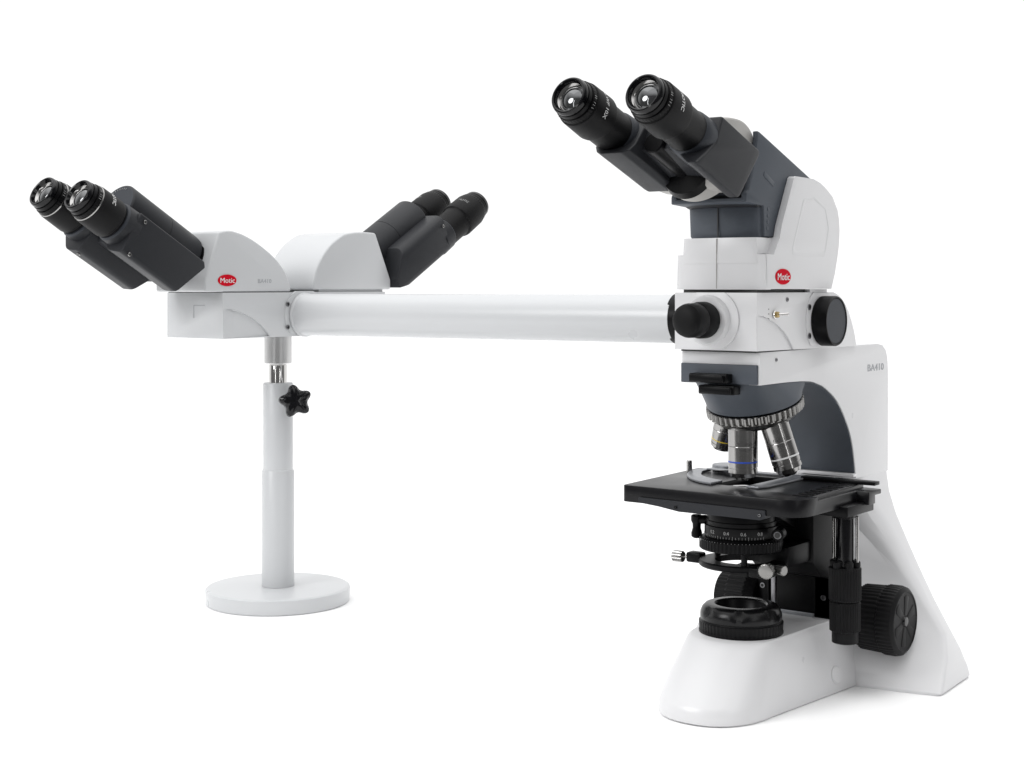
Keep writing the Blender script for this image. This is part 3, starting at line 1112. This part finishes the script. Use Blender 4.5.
def side_head(fr_y, s, label):
    """binocular side head; s=1 faces -y, s=-1 faces +y; fr_y = y of the front foot of its body"""
    ZB = .3918 if s == 1 else .3940
    b = MB()
    Y = lambda v: fr_y + s * v
    if s == 1:
        tab = [(.0225, .0672), (.0350, .0692), (.0480, .0682), (.066, .0632), (.0869, .0538), (.1120, .0385), (.1300, .0210), (.1385, .0030)]
        prof = [(0, ZB), (0, ZB + .014)] + spline([(p, ZB + q + .0035) for p, q in tab], 3) + [(.1400, ZB)]
    else:
        tab = [(.0297, .0745), (.051, .0752), (.070, .0745), (.089, .0715), (.103, .065), (.1165, .056), (.131, .041), (.1415, .024), (.146, .008)]
        prof = [(0, ZB), (0, ZB + .013)] + spline([(p, ZB + q) for p, q in tab], 3) + [(.1471, ZB)]
    t = combine(prism_bm([(Y(p[0]), p[1]) for p in prof], XA - .0437, XA + .0437, 'x'), [], .0028, 3, 30)
    b.merge(t, WB)
    h = b.build('binocular_head', bri, 35)
    h['label'] = label
    fy = fr_y - s * .1565
    fr = frame((XA, fy, .4935 if s == 1 else .4975), R(30), s)
    xe = .0335
    sh = .015 if s == 1 else .047
    fe = fr @ Matrix.Translation((0, -sh, 0))
    for q in (1, -1):
        # eyepiece
        eyepiece(fe @ Matrix.Translation((0, 0, -.0035 * q * s)), q * xe, h, .055 + sh, .0226 if s == 1 else .0242, 'MOTIC' if q * s == 1 else 'WF 10X', ring=(s == 1), th=(48 if s == 1 else 20 * q), rear=(s == -1))
        b = MB()
        if s == 1:
            pr = [(.0540, .0150), (.1580, .0150), (.1625, .0085), (.1400, -.0355), (.1320, -.0370), (.0520, -.0370), (.0520, -.0100)]
            if q == 1:
                cr = rounded([(.0570, .0150), (.0570, -.0370), (.0280, -.0330), (.0120, -.0100), (.0120, .0150)], [.003, .006, .018, .01, .001], 5)
            else:
                cr = rounded([(-.0570, .0150), (-.0590, -.0120), (-.0460, -.0310), (-.0220, -.0330), (-.0120, -.0100), (-.0120, .0150)], [.003, .012, .014, .008, .01, .001], 5)
        else:
            pr = [(.0560, .0330), (.1480, .0330), (.1810, .0020), (.1830, -.0110), (.1450, -.0240), (.0640, -.0180)]
            cr = rounded([(q * .0570, .0310), (q * .0570, -.0190), (q * .0300, -.0210), (q * .0120, -.0100), (q * .0120, .0310)], [.014, .008, .014, .01, .001], 5)
        t = combine(prism_bm(pr, -.08, .08, 'x'), [(prism_bm(cr, .0, .25, 'y'), 'INTERSECT')], .0034, 3, 30)
        b.merge(t, M['dgrey'], fr)
        lo, hi = sorted((q * .004, q * .026))
        t = combine(prism_bm([(.0640, .0300), (.1500, .0300), (.1560, -.0150), (.0640, -.0150)], lo, hi, 'x'), [], .004, 3, 30)
        b.merge(t, M['dgrey'], fr)
        o = xf(fr, (q * xe, .0400 if s == 1 else .0430, -.0030 * q * s))
        d = fr.to_3x3() @ Vector((0, 1, 0))
        b.lathe([(.002, .0186), (0, .0190), (.0004, .0222), (.0016, .0232), (.0030, .0238)], o, d, M['lip'], 64)
        b.lathe([(.0028, .0238), (.0190, .0243), (.0220, .0243)], o, d, M['dgrey'], 64)
        # small grub screws
        N = fr.to_3x3() @ Vector((0, 0, 1))
        X = fr.to_3x3() @ Vector((1, 0, 0))
        if s == 1:
            spots = ((.0575, .0615, -.0340, (1, 0, 0)), (.0575, .0620, .0080, (1, 0, 0))) if q == 1 else ((-.030, .0600, -.0325, (0, 0, -1)),)
        else:
            spots = ((q * .0575, .0640, .0180, (q, 0, 0)),)
        for px_, pa_, pn_, dd in spots:
            dv = fr.to_3x3() @ Vector(dd)
            b.screw(xf(fr, (px_, pa_, pn_)) + dv * .0004, -dv, .0022, M['steel'])
        b.build('prism_housing', h)
    b = MB()
    o = xf(fr, (0, .0570, .0285))
    d = fr.to_3x3() @ Vector((0, 1, 0))
    b.lathe([(0, 0), (0, .0262), (.0010, .0275), (.0020, .0280), (.0620, .0280), (.0622, .0276), (.0630, .0276), (.0632, .0280), (.1090, .0280), (.1150, .0272), (.1160, .0262), (.126, .0262)], o, d, M['dgrey'], 72)
    b.lathe([(-.0003, 0), (-.0003, .0255), (.0002, .0262)], o, d, M['lip'], 72)
    for k in range(9):
        a = R(-60 + k * 9)
        X = fr.to_3x3() @ Vector((1, 0, 0)); N = fr.to_3x3() @ Vector((0, 0, 1))
        oo = X * math.sin(a) + N * math.cos(a)
        b.merge(cube_bm((.0006, .0004, .0022)), M['dprint'], basis(o - d * .0005 + oo * .0225, X * math.cos(a) - N * math.sin(a), d, oo))
    b.lathe([(.1160, .0262), (.1165, .0290), (.1240, .0290), (.1245, .0262)], o, d, M['black'], 72)
    b.build('hinge_barrel', h)
    return h


h1 = side_head(-.1115, 1, 'binocular head at the front end, showing its eye lenses and a red badge')
badge(None, on_right(XA + .0437, -.0775, ZB + .0105), .0122, h1)
b = MB()
b.text('BA410', on_right(XA + .0438, -.0170, ZB + .0095), .0070, M['gprint'], .0001, None, 1.2)
b.build('model_lettering', h1)
h2 = side_head(.2130, -1, 'binocular head at the back end, facing away to the right')

# ================================================================== SUPPORT STAND
sx, sy = -.6848, .0496
st = thing('support_stand', (sx, sy, 0), 'white telescopic pillar on a round white foot, holding up the left end of the bridge', 'support stand')
b = MB()
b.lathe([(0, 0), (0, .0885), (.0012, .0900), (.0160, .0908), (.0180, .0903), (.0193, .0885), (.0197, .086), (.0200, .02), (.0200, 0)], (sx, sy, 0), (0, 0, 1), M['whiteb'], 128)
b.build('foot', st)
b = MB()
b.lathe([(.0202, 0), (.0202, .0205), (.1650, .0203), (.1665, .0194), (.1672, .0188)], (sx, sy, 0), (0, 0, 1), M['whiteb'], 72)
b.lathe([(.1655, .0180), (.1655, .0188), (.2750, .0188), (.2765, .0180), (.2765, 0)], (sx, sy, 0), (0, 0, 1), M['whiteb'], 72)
b.build('pillar', st)
b = MB()
b.lathe([(.2740, .0), (.2740, .0112), (.2985, .0112), (.3, .0105), (.3, 0)], (sx, sy, 0), (0, 0, 1), M['chrome'], 48)
b.build('rod', st)
b = MB()
b.lathe([(.3010, 0), (.3010, .0165), (.3018, .0172), (.3384, .0172)], (sx, sy, 0), (0, 0, 1), M['satin'], 72)
b.build('rod_socket', st)
b = MB()   # five-lobed clamp knob
kd = Vector((.50, -.80, .10)).normalized()
kd = Vector((.93, -.25, .18)).normalized()
kd = Vector((.78, -.60, .14)).normalized()
ko = Vector((-.6400, .0360, .2560)) - kd * .0165


def lobes(th, i, a):
    return .70 + .30 * (0.5 + 0.5 * math.cos(5 * th + .6)) ** 1.1


b.lathe([(-.020, 0), (-.020, .0045), (.004, .0045), (.006, .0070), (.0085, .013, 1), (.010, .0180, 1), (.014, .0210, 1), (.020, .0205, 1), (.024, .0160, 1), (.0255, .0080), (.0260, 0)], ko, kd, M['gloss'], 100, lobes)
b.build('clamp_knob', st)
